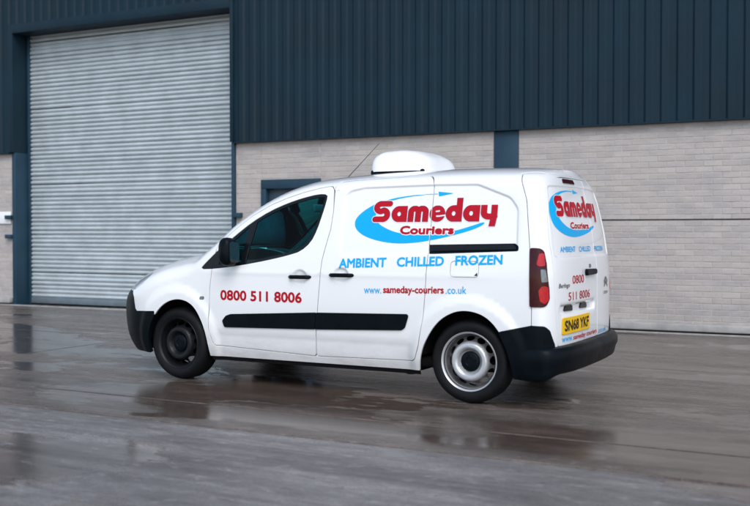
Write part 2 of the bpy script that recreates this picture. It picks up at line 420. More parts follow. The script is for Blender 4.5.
def tpow(x,z):
    """product of the (T^N) terms"""
    zt=f_top(x); r=f_r(x)
    d1=np.clip((z-(zt-r))/r,0,1)
    d2=np.clip((f_front(z)+LF-x)/LF,0,1)
    d3=np.clip((x-(f_rear(z)-LR))/LR,0,1)
    return (1-d1**NE)*(1-d2**NE)*(1-d3**NR)**(NE/NR)
DISP=[]
def disp(x,z):
    D=0*x+0*z
    for f in DISP: D=D+f(x,z)
    return D
def Yb(x,z):
    x=np.asarray(x,float); z=np.asarray(z,float)
    return f_w(z)*np.maximum(tpow(x,z),0)**(1/NE)
def Y(x,z):
    x=np.asarray(x,float); z=np.asarray(z,float)
    T=np.maximum(tpow(x,z),0)**(1/NE)
    return (f_w(z)+disp(x,z)*T)*T
def bis(fn,lo,hi,n=46):
    lo=np.array(lo,float);hi=np.array(hi,float)
    for _ in range(n):
        m=(lo+hi)/2;s=fn(m)>0;lo=np.where(s,m,lo);hi=np.where(s,hi,m)
    return (lo+hi)/2
def Xrear(y,z): return bis(lambda x:Y(x,z)-np.abs(y),2.9+0*z,f_rear(z))
def Xfront(y,z): return bis(lambda x:np.abs(y)-Y(x,z),-1.0+0*z,0*z-.15)
def Ztop(x,y): return bis(lambda z:Y(x,z)-np.abs(y),f_top(x)-f_r(x)*1.3,f_top(x))

# ---- projection helpers: polygons drawn in 2D and laid on the body surface
def chaikin(pts, n=2):
    P = np.array(pts, float)
    for _ in range(n):
        Q = np.roll(P, -1, 0); P = np.stack([.75*P+.25*Q, .25*P+.75*Q], 1).reshape(-1, 2)
    return P
def fillet(pts, r, seg=6):
    """round polygon corners; r is one radius or one per vertex"""
    P = [np.array(p, float) for p in pts]; n = len(P); out = []
    rr = r if isinstance(r, (list, tuple)) else [r]*n
    for i in range(n):
        a, b, c = P[i-1], P[i], P[(i+1) % n]
        u = (a-b); v = (c-b); lu, lv = np.linalg.norm(u), np.linalg.norm(v); u /= lu; v /= lv
        ang = math.acos(np.clip(u@v, -1, 1))
        if rr[i] <= 0 or ang > 3.05: out.append(b); continue
        d = min(rr[i]/math.tan(ang/2), lu*.48, lv*.48); R = d*math.tan(ang/2)
        for k in range(seg+1):
            s = k/seg; p0 = b+u*d; p1 = b+v*d
            out.append((1-s)**2*p0 + 2*s*(1-s)*b + s*s*p1)
    return np.array(out)
def densify(P, res):
    out = []
    for i in range(len(P)):
        a, b = P[i], P[(i+1) % len(P)]; k = max(1, int(np.ceil(np.linalg.norm(b-a)/res)))
        for j in range(k): out.append(a+(b-a)*j/k)
    return np.array(out)
def area(P): return .5*np.sum(P[:, 0]*np.roll(P[:, 1], -1)-np.roll(P[:, 0], -1)*P[:, 1])
def offset_poly(P, d):
    P = np.array(P, float)
    s = 1 if area(P) > 0 else -1
    A = P-np.roll(P, 1, 0); B = np.roll(P, -1, 0)-P
    nA = np.stack([A[:, 1], -A[:, 0]], 1); nB = np.stack([B[:, 1], -B[:, 0]], 1)
    nA /= np.linalg.norm(nA, axis=1, keepdims=True)+1e-12; nB /= np.linalg.norm(nB, axis=1, keepdims=True)+1e-12
    m = nA+nB; m /= np.linalg.norm(m, axis=1, keepdims=True)+1e-9
    k = np.clip(1/np.maximum((m*nA).sum(1), .4), 1, 2)
    return P + s*d*m*k[:, None]
def inpoly(P, q):
    x, y = q[:, 0], q[:, 1]; c = np.zeros(len(q), bool)
    for i in range(len(P)):
        x1, y1 = P[i-1]; x2, y2 = P[i]
        if y1 == y2: continue
        h = ((y1 > y) != (y2 > y)) & (x < (x2-x1)*(y-y1)/(y2-y1)+x1)
        c ^= h
    return c
def segdist(P, q, closed=True):
    d = np.full(q.shape[0], 1e9); n = len(P)
    for i in range(n if closed else n-1):
        a = P[i]; b = P[(i+1) % n]; ab = b-a; L = ab@ab
        t = np.clip(((q-a)@ab)/max(L, 1e-12), 0, 1); d = np.minimum(d, np.linalg.norm(q-a-t[:, None]*ab, axis=1))
    return d
# body surface displacements: pressed panel, arch lips, door handle dishes
EMB = fillet([(1.632, 1.104), (1.632, 1.60), (1.80, 1.632), (2.40, 1.642), (2.76, 1.638), (3.03, 1.535), (3.095, 1.45), (3.108, 1.170), (2.42, 1.150), (2.40, 1.120)], [.05, .09, .1, .2, .15, .12, .1, .02, .01, .01])
def d_emboss(x, z):
    q = np.stack(np.broadcast_arrays(x, z), -1).reshape(-1, 2); near = (q[:, 0] > 1.55) & (q[:, 0] < 3.2) & (q[:, 1] > 1.0)
    o = np.zeros(len(q))
    if near.any():
        qq = q[near]; s = segdist(EMB, qq)*np.where(inpoly(EMB, qq), 1, -1); o[near] = -.013*sm(-.012, .014, s)
    return o.reshape(np.broadcast(x, z).shape)
def d_arch(x, z):
    o = 0
    for cx, rx, rz in ((0.015, .345, .40), (2.722, .375, .39)):
        rho = np.sqrt(((x-cx)/rx)**2+((z-.31)/rz)**2); o = o + .017*sm(1.34, 1.12, rho)
    return o
def d_dish(x, z):
    o = 0
    for cx, cz in ((1.272, .922), (1.655, .943)):
        rho = np.sqrt(((x-cx)/.078)**2+((z-cz)/.062)**2); o = o - .016*sm(1.05, .55, rho)
    return o
def d_crease(x, z):
    # a shoulder line under the glass and a swage along the lower doors
    return .006*np.exp(-((z-.955)/.018)**2)*sm(.2, .5, x)*sm(3.2, 2.6, x)*.6 - .008*sm(.46, .40, z)*sm(.42, .46, x)*sm(2.3, 2.2, x)
DISP += [d_emboss, d_arch, d_dish, d_crease]
def m_side(u, v): return np.stack([u, -Y(u, v), v], -1)
REC = fillet([(-.735, 1.095), (-.728, 1.2), (-.703, 1.42), (-.625, 1.625), (0, 1.635), (.625, 1.625), (.703, 1.42), (.728, 1.2), (.735, 1.095)], [.06, .1, .2, .06, 0, .06, .2, .1, .06])
REC2 = REC
REC3 = fillet([(-.70, .675), (-.69, .745), (.12, .745), (.12, .675)], .03)
def m_rear(u, v):
    x = Xrear(u, v); q = np.stack(np.broadcast_arrays(u, v), -1).reshape(-1, 2); o = np.zeros(len(q))
    for P, dep in ((REC, .012), (REC3, .022)):
        bb = (q[:, 0] > P[:, 0].min()-.03) & (q[:, 0] < P[:, 0].max()+.03) & (q[:, 1] > P[:, 1].min()-.03) & (q[:, 1] < P[:, 1].max()+.03)
        if bb.any():
            s = segdist(P, q[bb])*np.where(inpoly(P, q[bb]), 1, -1); o[bb] += -dep*sm(-.010, .014, s)
    return np.stack([x+o.reshape(x.shape), u, v], -1)
def m_front(u, v): return np.stack([Xfront(u, v), -u, v], -1)     # u mirrored so that the front faces outwards
def m_top(u, v): return np.stack([u, v, Ztop(u, v)], -1)
def evalmap(fn, q, off):
    u, v = q[:, 0], q[:, 1]; h = 3e-4
    P = fn(u, v); n = np.cross(fn(u+h, v)-fn(u-h, v), fn(u, v+h)-fn(u, v-h)); n /= np.linalg.norm(n, axis=1, keepdims=True)+1e-15
    return P+n*(off[:, None] if isinstance(off, np.ndarray) else off), n
def cdt(polys, inside, res):
    V = []; E = []
    for P in polys:
        P = densify(P, res); n = len(V); V += [tuple(p) for p in P]; E += [(n+i, n+(i+1) % len(P)) for i in range(len(P))]
    B = np.array(V); lo = B.min(0); hi = B.max(0)
    gx = np.arange(lo[0]+res*.5, hi[0], res); gy = np.arange(lo[1]+res*.5, hi[1], res)
    if len(gx) and len(gy):
        G = np.stack(np.meshgrid(gx, gy), -1).reshape(-1, 2); G[:, 0] += ((np.arange(len(G))//len(gx)) % 2)*res*.5
        G = G[inside(G)]
        keep = np.ones(len(G), bool)
        for P in polys: keep &= segdist(densify(P, res*2), G) > res*.45
        V += [tuple(p) for p in G[keep]]
    r = delaunay_2d_cdt([Vector(p) for p in V], E, [], 0, 1e-6)
    q = np.array([tuple(p) for p in r[0]]); T = np.array([f for f in r[2] if len(f) == 3])
    c = q[T].mean(1); a = q[T[:, 1]]-q[T[:, 0]]; b = q[T[:, 2]]-q[T[:, 0]]
    ok = inside(c) & (np.abs(a[:, 0]*b[:, 1]-a[:, 1]*b[:, 0]) > 1e-9)
    T = T[ok]; flip = (a[ok][:, 0]*b[ok][:, 1]-a[ok][:, 1]*b[ok][:, 0]) < 0
    T[flip] = T[flip][:, ::-1]
    used = np.unique(T); mp = -np.ones(len(q), int); mp[used] = np.arange(len(used))
    return q[used], mp[T]
def setmesh(name, V, F, Nn):
    me = mesh(name, V, F, True)
    me.normals_split_custom_set_from_vertices([tuple(n) for n in Nn])
    return me
def panel(name, fn, outline, mat, parent, holes=(), res=.03, off=0.0, rim=.016, mirror=False, bev=.0025, lines=()):
    """outline minus holes, laid on the surface fn, with a rolled edge; mirror=True also makes the copy for the other flank"""
    polys = [np.array(outline)]+[np.array(h) for h in holes]
    ins = lambda q: inpoly(polys[0], q) & ~np.any([inpoly(h, q) for h in polys[1:]], axis=0) if len(polys) > 1 else inpoly(polys[0], q)
    q, T = cdt(polys+[np.array(l) for l in lines], ins, res)
    P, n = evalmap(fn, q, off)
    V = [*P]; Nn = [*n]; F = [tuple(t) for t in T]
    if rim:
        cnt = {}
        for t in T:
            for a, b in ((t[0], t[1]), (t[1], t[2]), (t[2], t[0])): cnt[(a, b)] = 1
        be = [(a, b) for (a, b) in cnt if (b, a) not in cnt]
        outn = {}
        for a, b in be:
            d = P[b]-P[a]; o = np.cross(d, n[a]); o /= np.linalg.norm(o)+1e-12
            for i in (a, b): outn[i] = outn.get(i, 0)+o
        k1 = {}; k2 = {}; k3 = {}
        for i, o in outn.items():
            o = o/(np.linalg.norm(o)+1e-12)
            k1[i] = len(V); V.append(P[i]); Nn.append(n[i])
            k2[i] = len(V); V.append(P[i]+o*bev-n[i]*bev); Nn.append(o)
            k3[i] = len(V); V.append(P[i]+o*bev-n[i]*rim); Nn.append(o)
        for a, b in be:
            F.append((b, a, k2[a], k2[b])); F.append((k2[b], k2[a], k3[a], k3[b]))
    V = np.array(V); Nn = np.array(Nn)
    o = link(name, setmesh(name, V, F, Nn), parent, mat)
    if mirror:
        V2 = V*np.array([1, -1, 1]); N2 = Nn*np.array([1, -1, 1])
        link(name, setmesh(name, V2, [f[::-1] for f in F], N2), parent if mirror is True else mirror, mat)
    return o
def flip_obj(o, parent):
    me = o.data; V = np.array([tuple(v.co) for v in me.vertices])*np.array([1, -1, 1])
    F = [tuple(p.vertices)[::-1] for p in me.polygons]
    c = link(o.name.split('.')[0], mesh(me.name, V, F, True), parent, me.materials[0]); return c

# ---- lettering
def text2d(body, bold=0.0, shear=0.0):
    cu = bpy.data.curves.new('txt', 'FONT'); cu.body = body; cu.offset = bold; cu.shear = shear; cu.resolution_u = 3; cu.fill_mode = 'BOTH'
    ob = bpy.data.objects.new('txt', cu); COL.objects.link(ob)
    dg = bpy.context.evaluated_depsgraph_get(); me = bpy.data.meshes.new_from_object(ob.evaluated_get(dg))
    v = np.array([tuple(p.co)[:2] for p in me.vertices]); f = []
    for p in me.polygons:
        q = list(p.vertices); a = v[q]
        if area(a) < 0: q = q[::-1]
        f.append(q)
    bpy.data.objects.remove(ob); bpy.data.curves.remove(cu); bpy.data.meshes.remove(me)
    return v, f
def lay(name, v, f, fn, mat, parent, off=.0022):
    P, n = evalmap(fn, v, off)
    return link(name, setmesh(name, P, f, n), parent, mat)
def text(body, fn, u0, u1, z0, z1, mat, parent, bold=.02, shear=0, slope=0, off=.0022):
    """lay a line of lettering in the box u0..u1, z0..z1; every word is an object; bold is a share of the height"""
    v, f = text2d(body, 0.0, shear); lo, hi = v.min(0), v.max(0); b = bold*(z1-z0)
    q = np.empty_like(v); q[:, 0] = u0+b+(v[:, 0]-lo[0])/(hi[0]-lo[0])*(u1-u0-2*b)
    q[:, 1] = z0+b+(v[:, 1]-lo[1])/(hi[1]-lo[1])*(z1-z0-2*b)+slope*(q[:, 0]-u0)
    groups = [f]; nw = len(body.split())
    if nw > 1:
        iv = sorted([(q[t_, 0].min(), q[t_, 0].max(), t_) for t_ in f], key=lambda k: k[0]); hi_ = -9; gaps = []
        for k in iv:
            if hi_ > -9 and k[0] > hi_: gaps.append((k[0]-hi_, (k[0]+hi_)/2))
            hi_ = max(hi_, k[1])
        cuts = sorted(c for _, c in sorted(gaps)[-(nw-1):])
        groups = [[] for _ in range(nw)]
        for t_ in f: groups[sum(q[t_, 0].mean() > c for c in cuts)].append(t_)
    h = (z1-z0)/30
    for fg in groups:
        cnt = {}
        key = lambda i: (round(q[i, 0], 5), round(q[i, 1], 5))
        for t_ in fg:
            for k in range(len(t_)): cnt[(key(t_[k-1]), key(t_[k]))] = 1
        E = np.array([(a, b_) for (a, b_) in cnt if (b_, a) not in cnt])
        def fs(p, E=E):
            d = np.full(len(p), 1e9); ins = np.zeros(len(p), bool)
            for a, b_ in E:
                ab = b_-a; t_ = np.clip(((p-a)@ab)/max(ab@ab, 1e-14), 0, 1); d = np.minimum(d, np.linalg.norm(p-a-t_[:, None]*ab, axis=1))
                if a[1] != b_[1]: ins ^= ((a[1] > p[:, 1]) != (b_[1] > p[:, 1])) & (p[:, 0] < ab[0]*(p[:, 1]-a[1])/ab[1]+a[0])
            return np.where(ins, -d, d)-b
        used = q[sorted({i for t_ in fg for i in t_})]; l2, h2 = used.min(0)-b-h, used.max(0)+b+h
        vv, ff = isomesh(fs, l2[0]+h*.013, h2[0], l2[1]+h*.017, h2[1], h)
        o = lay('lettering', vv, ff, fn, mat, parent, off)
    return o
def arc(cx, cy, rx, ry, a0, a1, n=22):
    return np.array([(cx+rx*math.cos(math.radians(a0+(a1-a0)*i/n)), cy+ry*math.sin(math.radians(a0+(a1-a0)*i/n))) for i in range(n+1)])
def L_(*p): return np.array(p, float)
# heavy rounded letterforms drawn as fat strokes: (strokes, advance, ymin, ymax)
H = .178
GL = {
 'S': ([np.vstack([L_((.97, 1.17), (.62, 1.17)), arc(.47, .92, .33, .25, 90, 262, 16), arc(.56, .46, .30, .29, 82, -90, 16), L_((.10, .17))])], 1.08, 0, 1.34),
 'a': ([arc(.47, .5, .30, .33, 0, 360), L_((.80, .0), (.80, .98)), L_((.5, .83), (.8, .83)), L_((.45, .17), (.8, .17))], .98, 0, 1),
 'm': ([L_((.17, -.1), (.17, .62)), arc(.40, .62, .23, .21, 180, 0, 12), L_((.63, .62), (.63, -.1)), arc(.86, .62, .23, .21, 180, 0, 12), L_((1.09, .62), (1.09, -.1))], 1.28, 0, 1),
 'e': ([arc(.47, .5, .30, .33, 0, 360), L_((.3, .5), (.68, .5))], .92, 0, 1),
 'e_cuts': [(L_((.40, .645), (.57, .665)), .062), (L_((.44, .345), (.60, .35), (1.1, .42)), .058)],
 'd': ([arc(.47, .5, .30, .33, 0, 360), L_((.80, .0), (.80, 1.6)), L_((.5, .83), (.8, .83)), L_((.45, .17), (.8, .17))], .98, 0, 1.46),
 'y': ([np.vstack([L_((.17, 1.1), (.17, .62)), arc(.47, .55, .30, .26, 180, 270, 8), L_((.8, .29))]), L_((.78, 1.1), (.78, .3), (.66, -.5))], .98, -.30, 1),
}
def fatword(word, gap=.07):
    out = []; x = 0
    for ch in word:
        st, adv, lo, hi = GL[ch]; out.append(([s+np.array([x, 0]) for s in st], x-.02, x+adv+.02, lo, hi, [(c_+np.array([x, 0]), k_) for c_, k_ in GL.get(ch+'_cuts', [])])); x += adv+gap
    return out, x-gap
def isomesh(fs, u0, u1, v0, v1, h):
    gx = np.arange(u0, u1+h, h); gy = np.arange(v0, v1+h, h)
    Gx, Gy = np.meshgrid(gx, gy); q = np.stack([Gx, Gy], -1).reshape(-1, 2); s = fs(q).reshape(Gx.shape)
    V = []; idx = {}; F = []
    def vid(k, p):
        if k not in idx: idx[k] = len(V); V.append(p)
        return idx[k]
    for j in range(len(gy)-1):
        for i in range(len(gx)-1):
            c = [(i, j), (i+1, j), (i+1, j+1), (i, j+1)]; d = [s[b, a] for a, b in c]
            if min(d) > 0: continue
            poly = []
            for k in range(4):
                (a, b), (a2, b2) = c[k], c[(k+1) % 4]; da, db = d[k], d[(k+1) % 4]
                if da <= 0: poly.append(vid((a, b), (gx[a], gy[b])))
                if (da <= 0) != (db <= 0):
                    t_ = da/(da-db); key = ('e',)+tuple(sorted(((a, b), (a2, b2))))
                    poly.append(vid(key, (gx[a]+(gx[a2]-gx[a])*t_, gy[b]+(gy[b2]-gy[b])*t_)))
            if len(poly) >= 3: F.append(poly)
    return np.array(V), F
def wordsdf(word, u0, u1, zb, xh, grow=0.0, cut=None, slant=0.0):
    gl, w = fatword(word); sx = (u1-u0)/w
    def fs(q):
        e = np.empty_like(q); e[:, 0] = (q[:, 0]-u0)/sx; e[:, 1] = (q[:, 1]-zb)/xh; e[:, 0] -= slant*(e[:, 1])
        out = np.full(len(q), 1e9)
        for st, xa, xb, lo, hi, cuts in gl:
            near = (e[:, 0] > xa-.4) & (e[:, 0] < xb+.4)
            if not near.any(): continue
            p = e[near]; d = np.full(len(p), 1e9)
            for s in st: d = np.minimum(d, segdist(s, p, False))
            d = d-H; d = np.maximum(d, np.maximum(p[:, 1]-hi, lo-p[:, 1]))
            for cs, ch_ in cuts: d = np.maximum(d, ch_-segdist(cs, p, False))
            out[near] = np.minimum(out[near], d)
        out = out*xh-grow
        if cut is not None: out = np.maximum(out, cut(q))
        return out
    return fs
def logo_word(word, fn, u0, u1, zb, xh, parent, cut=None, h=.003, halo=.006, off=.0024):
    gl, w = fatword(word)
    for grow, mat, nm, o in ((halo, M['white_vinyl'], 'lettering_halo', off), (.002, M['outline'], 'lettering_outline', off+.0007), (0, M['red'], 'lettering', off+.0014)):
        fs = wordsdf(word, u0, u1, zb, xh, grow, cut)
        v, f = isomesh(fs, u0-.02, u1+.02, zb-.35*xh-.01, zb+1.5*xh+.01, h)
        lay(nm, v, f, fn, mat, parent, o)

# ================================================================== VAN
van = thing('delivery_van', 'white small panel van with red and blue courier lettering on wet concrete', 'van')
def gapx(pts):
    P = np.array(sorted(pts, key=lambda p: p[1])); return lambda z: np.interp(z, P[:, 1], P[:, 0])
def zb(x): return np.minimum(f_top(x)-.3*f_r(x), 1.72)
YB = ([.40, .79, 1.17, 1.515, 1.627, 1.72], [.71, .765, .775, .70, .65, .52])
f_yb = hermite(*YB)
XS = -.62                                   # where flank panel hands over to the nose
zs = np.linspace(.225, 1.72, 60)
x_end = Xrear(f_yb(zs), zs)                 # rear limit of the flank
seam = gapx([(3.079, 1.73), (3.156, 1.515), (3.207, 1.159), (3.231, .737), (3.228, .607), (3.22, .2)])
# outlines in (x, z)
BG = [(1.396, .285), (1.412, .45), (1.431, .634), (1.451, .835), (1.470, 1.058), (1.524, 1.306), (1.532, 1.45), (1.524, 1.60)]
GLASS = chaikin([(.275, .966), (.40, .972), (.517, .983), (.699, 1.007), (.86, 1.034), (1.026, 1.066), (1.16, 1.096), (1.268, 1.127), (1.357, 1.200), (1.404, 1.304), (1.437, 1.428), (1.462, 1.54), (1.462, 1.585), (1.377, 1.588), (1.234, 1.559), (1.089, 1.517), (.929, 1.455), (.76, 1.362), (.60, 1.245), (.43, 1.11), (.33, 1.02)], 1)
FD = fillet([(.407, .325), (.366, .448), (.380, .807), (.400, .955), (.44, 1.165), (.60, 1.300), (.755, 1.412), (.929, 1.502), (1.089, 1.560), (1.234, 1.602), (1.377, 1.634), (1.512, 1.655)] + BG[::-1][1:], [.04, .06, .1, .0, .04, .1, .1, .1, .1, .1, .1, .05]+[0]*6+[.02])
SDp = fillet([(x+.011, z) for x, z in BG] + [(1.525, 1.686), (1.837, 1.701), (2.14, 1.712), (2.392, 1.716), (2.396, 1.45), (2.398, 1.123), (2.383, .813), (2.364, .615), (2.325, .42), (2.285, .300)], [.02]+[0]*6+[.05]+[.03, .3, .3, .085, 0, 0, .1, .15, .15, .05])
ARF = chaikin([(-.322, .10), (-.325, .31), (-.27, .50), (-.135, .655), (.035, .716), (.205, .672), (.310, .50), (.348, .315), (.352, .10)], 3)
ARR = chaikin([(2.312, .10), (2.330, .30), (2.375, .44), (2.485, .606), (2.620, .690), (2.755, .706), (2.900, .660), (3.01, .53), (3.075, .351), (3.10, .10)], 3)
FUEL = fillet([(2.597, .950), (2.815, .950), (2.815, 1.060), (2.597, 1.060)], .03)
RAIL = fillet([(2.4065, 1.118), (2.4065, 1.183), (3.085, 1.196), (3.118, 1.178), (3.118, 1.144), (2.45, 1.118)], [.003, .003, .02, .02, .015, .01])
LAMP = fillet([(3.219, .745), (3.212, 1.164), (3.296, 1.162), (3.318, 1.05), (3.336, .87), (3.338, .80), (3.322, .745)], [.012, .012, .05, .1, .1, .06, .04])
LAMP[:, 0] = np.minimum(LAMP[:, 0], Xrear(f_yb(LAMP[:, 1]), LAMP[:, 1])-.003)
xt = np.linspace(XS, 3.05, 90)
flank = [(XS, .225), (3.0, .225)] + [(seam(z)-.007, z) for z in np.linspace(.23, 1.715, 40)] + [(x, float(zb(x))) for x in xt[::-1] if x < seam(1.715)-.02]
flank = np.array(flank)
WING = np.array([(-.72, .10), (-.72, .752), (-.545, .757), (-.50, .70), (-.475, .60), (-.455, .582), (-.22, .592), (-.22, .10)])
HEAD = fillet([(-.615, .766), (-.50, .775), (-.395, .83), (-.325, .905), (-.36, .928), (-.47, .90), (-.615, .845)], [.0, .03, .03, .02, .02, .03, .0])
g_ = .010
DISHL = [arc(cx, cz_, .078*k, .062*k, 0, 360, 24)[:-1] for cx, cz_ in ((1.272, .922), (1.655, .943)) for k in (1.05, .9, .75, .6)]
EMBL = [offset_poly(EMB, d) for d in (.011, .003, -.005, -.014)]
body = panel('side_panel', m_side, flank, M['white'], van, [offset_poly(FD, g_), offset_poly(SDp, g_), offset_poly(GLASS, .004), ARF, ARR, offset_poly(FUEL, .008), offset_poly(RAIL, .004), WING, offset_poly(HEAD, .005)], res=.03, mirror=True, lines=EMBL)
fdoor = panel('front_door', m_side, FD, M['white'], van, [offset_poly(GLASS, .004)], res=.03, lines=DISHL)
sdoor = panel('sliding_door', m_side, SDp, M['white'], van, res=.03, lines=EMBL+DISHL)
rfd = panel('front_door', lambda u, v: m_side(u, v), FD, M['white'], van, [offset_poly(GLASS, .004)], res=.04)
def mirrored(o):
    me = o.data; V = np.array([tuple(v.co) for v in me.vertices]); Nn = np.array([tuple(c.vector) for c in me.corner_normals]); L = np.array([l.vertex_index for l in me.loops])
    vn = np.zeros((len(V), 3)); vn[L] = Nn; s = np.array([1, -1, 1])
    nm = setmesh(me.name, V*s, [tuple(p.vertices)[::-1] for p in me.polygons], vn*s)
    for m_ in me.materials: nm.materials.append(m_)
    o.data = nm; bpy.data.meshes.remove(me)
mirrored(rfd)
rsd = panel('sliding_door', m_side, SDp, M['white'], van, res=.05); mirrored(rsd)
# inner seals behind the panel gaps (dark)
INNER = offset_poly(flank, -.02)
panel('inner_shell', m_side, INNER, M['rubber_seal'], van, [offset_poly(GLASS, .012), offset_poly(ARF, .01), offset_poly(ARR, .01)], res=.07, off=-.028, rim=0, mirror=True)
# corner panel with the lamp hole
cz = np.linspace(.45, 1.715, 50)
corner = np.array([(seam(z)+.003, z) for z in cz] + [(float(x), z) for x, z in zip(Xrear(f_yb(cz[::-1]), cz[::-1]), cz[::-1])])
panel('corner_panel', m_side, corner, M['white'], van, [offset_poly(LAMP, .002)], res=.022, mirror=True)
# rear frame and doors in (y, z)
rz = np.linspace(.45, 1.715, 50)
rear_out = np.array([(-float(f_yb(z)), z) for z in rz] + [(float(f_yb(z)), z) for z in rz[::-1]])
dz = np.linspace(.452, 1.692, 40)
SPL = .205
def dedge(z): return float(f_yb(z))-.008-.05*sm(1.62, 1.69, z)
dl = fillet([(-dedge(z), z) for z in dz]+[(SPL-.0055, 1.698), (SPL-.0055, .452)], [.02]+[0]*38+[.06, .01, .01])
dr = fillet([(SPL+.0055, .452), (SPL+.0055, 1.698)]+[(dedge(z), z) for z in dz[::-1]], [.01, .01, .06]+[0]*38+[.02])
hole = np.array([(-dedge(z)-.010, z-.004) for z in dz] + [(-.3, 1.707), (.3, 1.707)] + [(dedge(z)+.010, z-.004) for z in dz[::-1]])
rear_out[:, 1] = np.maximum(rear_out[:, 1], .44)
hole[:, 1] = np.where(hole[:, 1] < .46, .43, hole[:, 1])
panel('rear_frame', m_rear, rear_out, M['white'], van, [hole], res=.02)
rdl = panel('rear_door', m_rear, dl, M['white'], van, res=.024, lines=[offset_poly(P, d) for P in (REC, REC3) for d in (.009, .001, -.007, -.014)])
rdr = panel('rear_door', m_rear, dr, M['white'], van, res=.024, lines=[offset_poly(REC2, d) for d in (.009, .001, -.007, -.014)])
rdl['label'] = 'wide rear door with logo and number plate'; rdr['label'] = 'narrow rear door with the maker badge'
box('inner_shell', (3.10, 3.14, -.70, .70, .40, 1.60), M['rubber_seal'], van)
# roof, bonnet, windscreen in (x, y)
def ytop(x): return float(Y(x, zb(x)))
rx = np.linspace(.14, seam(1.715)-.02, 70)
ry = np.linspace(-.50, .50, 30)
edge = [(x, -ytop(x)) for x in rx]
back = [(float(Xrear(y, 1.72)), y) for y in np.linspace(-.50, .50, 40)]
roof_out = np.array(edge+back+[(x, -y) for x, y in edge[::-1]])
wsx = np.linspace(.20, 1.03, 24)
def wsy(x): return ytop(x)-.035-.02*(x-.2)
WS = fillet([(x, -wsy(x)) for x in wsx]+[(1.10, -.45), (1.125, -.2), (1.13, 0), (1.125, .2), (1.10, .45)]+[(x, wsy(x)) for x in wsx[::-1]]+[(.14, .3), (.12, 0), (.14, -.3)], 0)
WS = WS[WS[:, 0] > .142] if False else WS
panel('roof', m_top, roof_out, M['white'], van, [offset_poly(WS, .004)], res=.04)
panel('windscreen', m_top, offset_poly(WS, -.03), M['glass'], van, res=.05, off=-.004, rim=0)
panel('windscreen_seal', m_top, offset_poly(WS, .003), M['gloss_black'], van, [offset_poly(WS, -.034)], res=.05, off=-.006, rim=0)
bxx = np.linspace(XS, .13, 30)
def zfr(y): return .80+.065*(abs(y)/ytop(XS))**2
yf = np.linspace(-ytop(XS), ytop(XS), 40)
bon = np.array([(x, -ytop(x)) for x in bxx] + [(x, ytop(x)) for x in bxx[::-1]] + [(float(Xfront(np.array(y), np.array(zfr(y)))), y) for y in yf[::-1][1:-1]])
bonnet = panel('bonnet', m_top, offset_poly(bon, -.002), M['white'], van, [np.vstack([offset_poly(WS, .004)])], res=.035)
zf = np.linspace(.762, float(zb(XS)), 8)
nose = np.array([(-float(Y(XS, z)), z) for z in zf] + [(y, zfr(y)) for y in yf[1:-1]] + [(float(Y(XS, z)), z) for z in zf[::-1]])
panel('grille_panel', m_front, nose, M['white'], van, res=.03)
zf2 = np.linspace(.215, .757, 16)
bump_f = np.array([(-float(Y(XS, z)), z) for z in zf2] + [(float(Y(XS, z)), z) for z in zf2[::-1]])
fb = panel('front_bumper', m_front, bump_f, M['black_plastic'], van, res=.035, off=.004, rim=.03)
fbs = fillet([(XS+.001, .215), (XS+.001, .754), (-.548, .754), (-.503, .70), (-.478, .602), (-.458, .579), (-.22, .588), (-.22, .215)], 0)
panel('front_bumper_end', m_side, fbs, M['black_plastic'], van, [offset_poly(ARF, -.004)], res=.03, off=.004, rim=.03, mirror=True)
panel('headlamp', m_side, HEAD, M['head_lens'], van, res=.02, off=.001, mirror=True)
# ---- glazing of the front doors
for parent, mir in ((fdoor, False), (rfd, True)):
    def gp(name, poly, mat, holes=(), off=-.006, rim=0.0, res=.04):
        o = panel(name, m_side, poly, mat, parent, holes, res=res, off=off, rim=rim)
        if mir: mirrored(o)
        return o
    inner = offset_poly(GLASS, -.020)
    dv = lambda z: .775-.19*(1.375-z)            # divider bar
    # keep the pane behind the divider and the quarter light ahead of it
    pane = np.array([p for p in inner if p[0] > dv(p[1])+.016]); 
    qpane = np.array([(.46, 1.005), (.685, 1.032), (.742, 1.33), (.60, 1.215), (.47, 1.112)])
    gp('window_frame', offset_poly(GLASS, .0), M['gloss_black'], [pane, qpane], -.004, .012)
    gp('window_pane', offset_poly(pane, .006), M['glass'], off=-.011)
    gp('quarter_light', offset_poly(qpane, .006), M['glass'], off=-.011)
    card = np.array([(.42, .34), (.42, .93), (1.05, 1.04), (1.36, 1.13), (1.44, 1.05), (1.40, .34)])
    gp('door_card', card, M['interior'], off=-.06, res=.1)
# ---- rubbing strips, handles, rail, fuel flap, side repeater
S1 = fillet([(.507, .535), (.525, .484), (1.4085, .505), (1.425, .634), (.59, .590), (.545, .575)], [.02, .02, .004, .004, .05, .03])
S2 = fillet([(1.4185, .505), (2.185, .533), (2.215, .55), (2.246, .64), (2.236, .652), (1.436, .634)], [.004, .02, .03, .015, .015, .004])
for pts, pl, pr in ((S1, fdoor, rfd), (S2, sdoor, rsd)):
    panel('rub_strip', m_side, pts, M['black_plastic'], pl, res=.03, off=.013, rim=.014, bev=.004)
    mirrored(panel('rub_strip', m_side, pts, M['black_plastic'], pr, res=.05, off=.013, rim=.014))
def handle(x0, x1, z0, z1, parent, s=-1):
    rings = []
    for k in range(15):
        t_ = k/14; x = x0+(x1-x0)*t_; z = z0+(z1-z0)*t_
        e = min(t_, 1-t_); out = .006+.030*sm(0, .16, np.array(e)); r = .016*(.55+.45*sm(0, .1, np.array(e)))
        yb = float(f_w(np.array(z)))
        rings.append([(x, s*(yb+out-.012+.010*math.sin(a)), z+r*math.cos(a)) for a in [2*math.pi*j/10 for j in range(10)]])
    return loft('handle', rings, M['black_plastic'], parent)
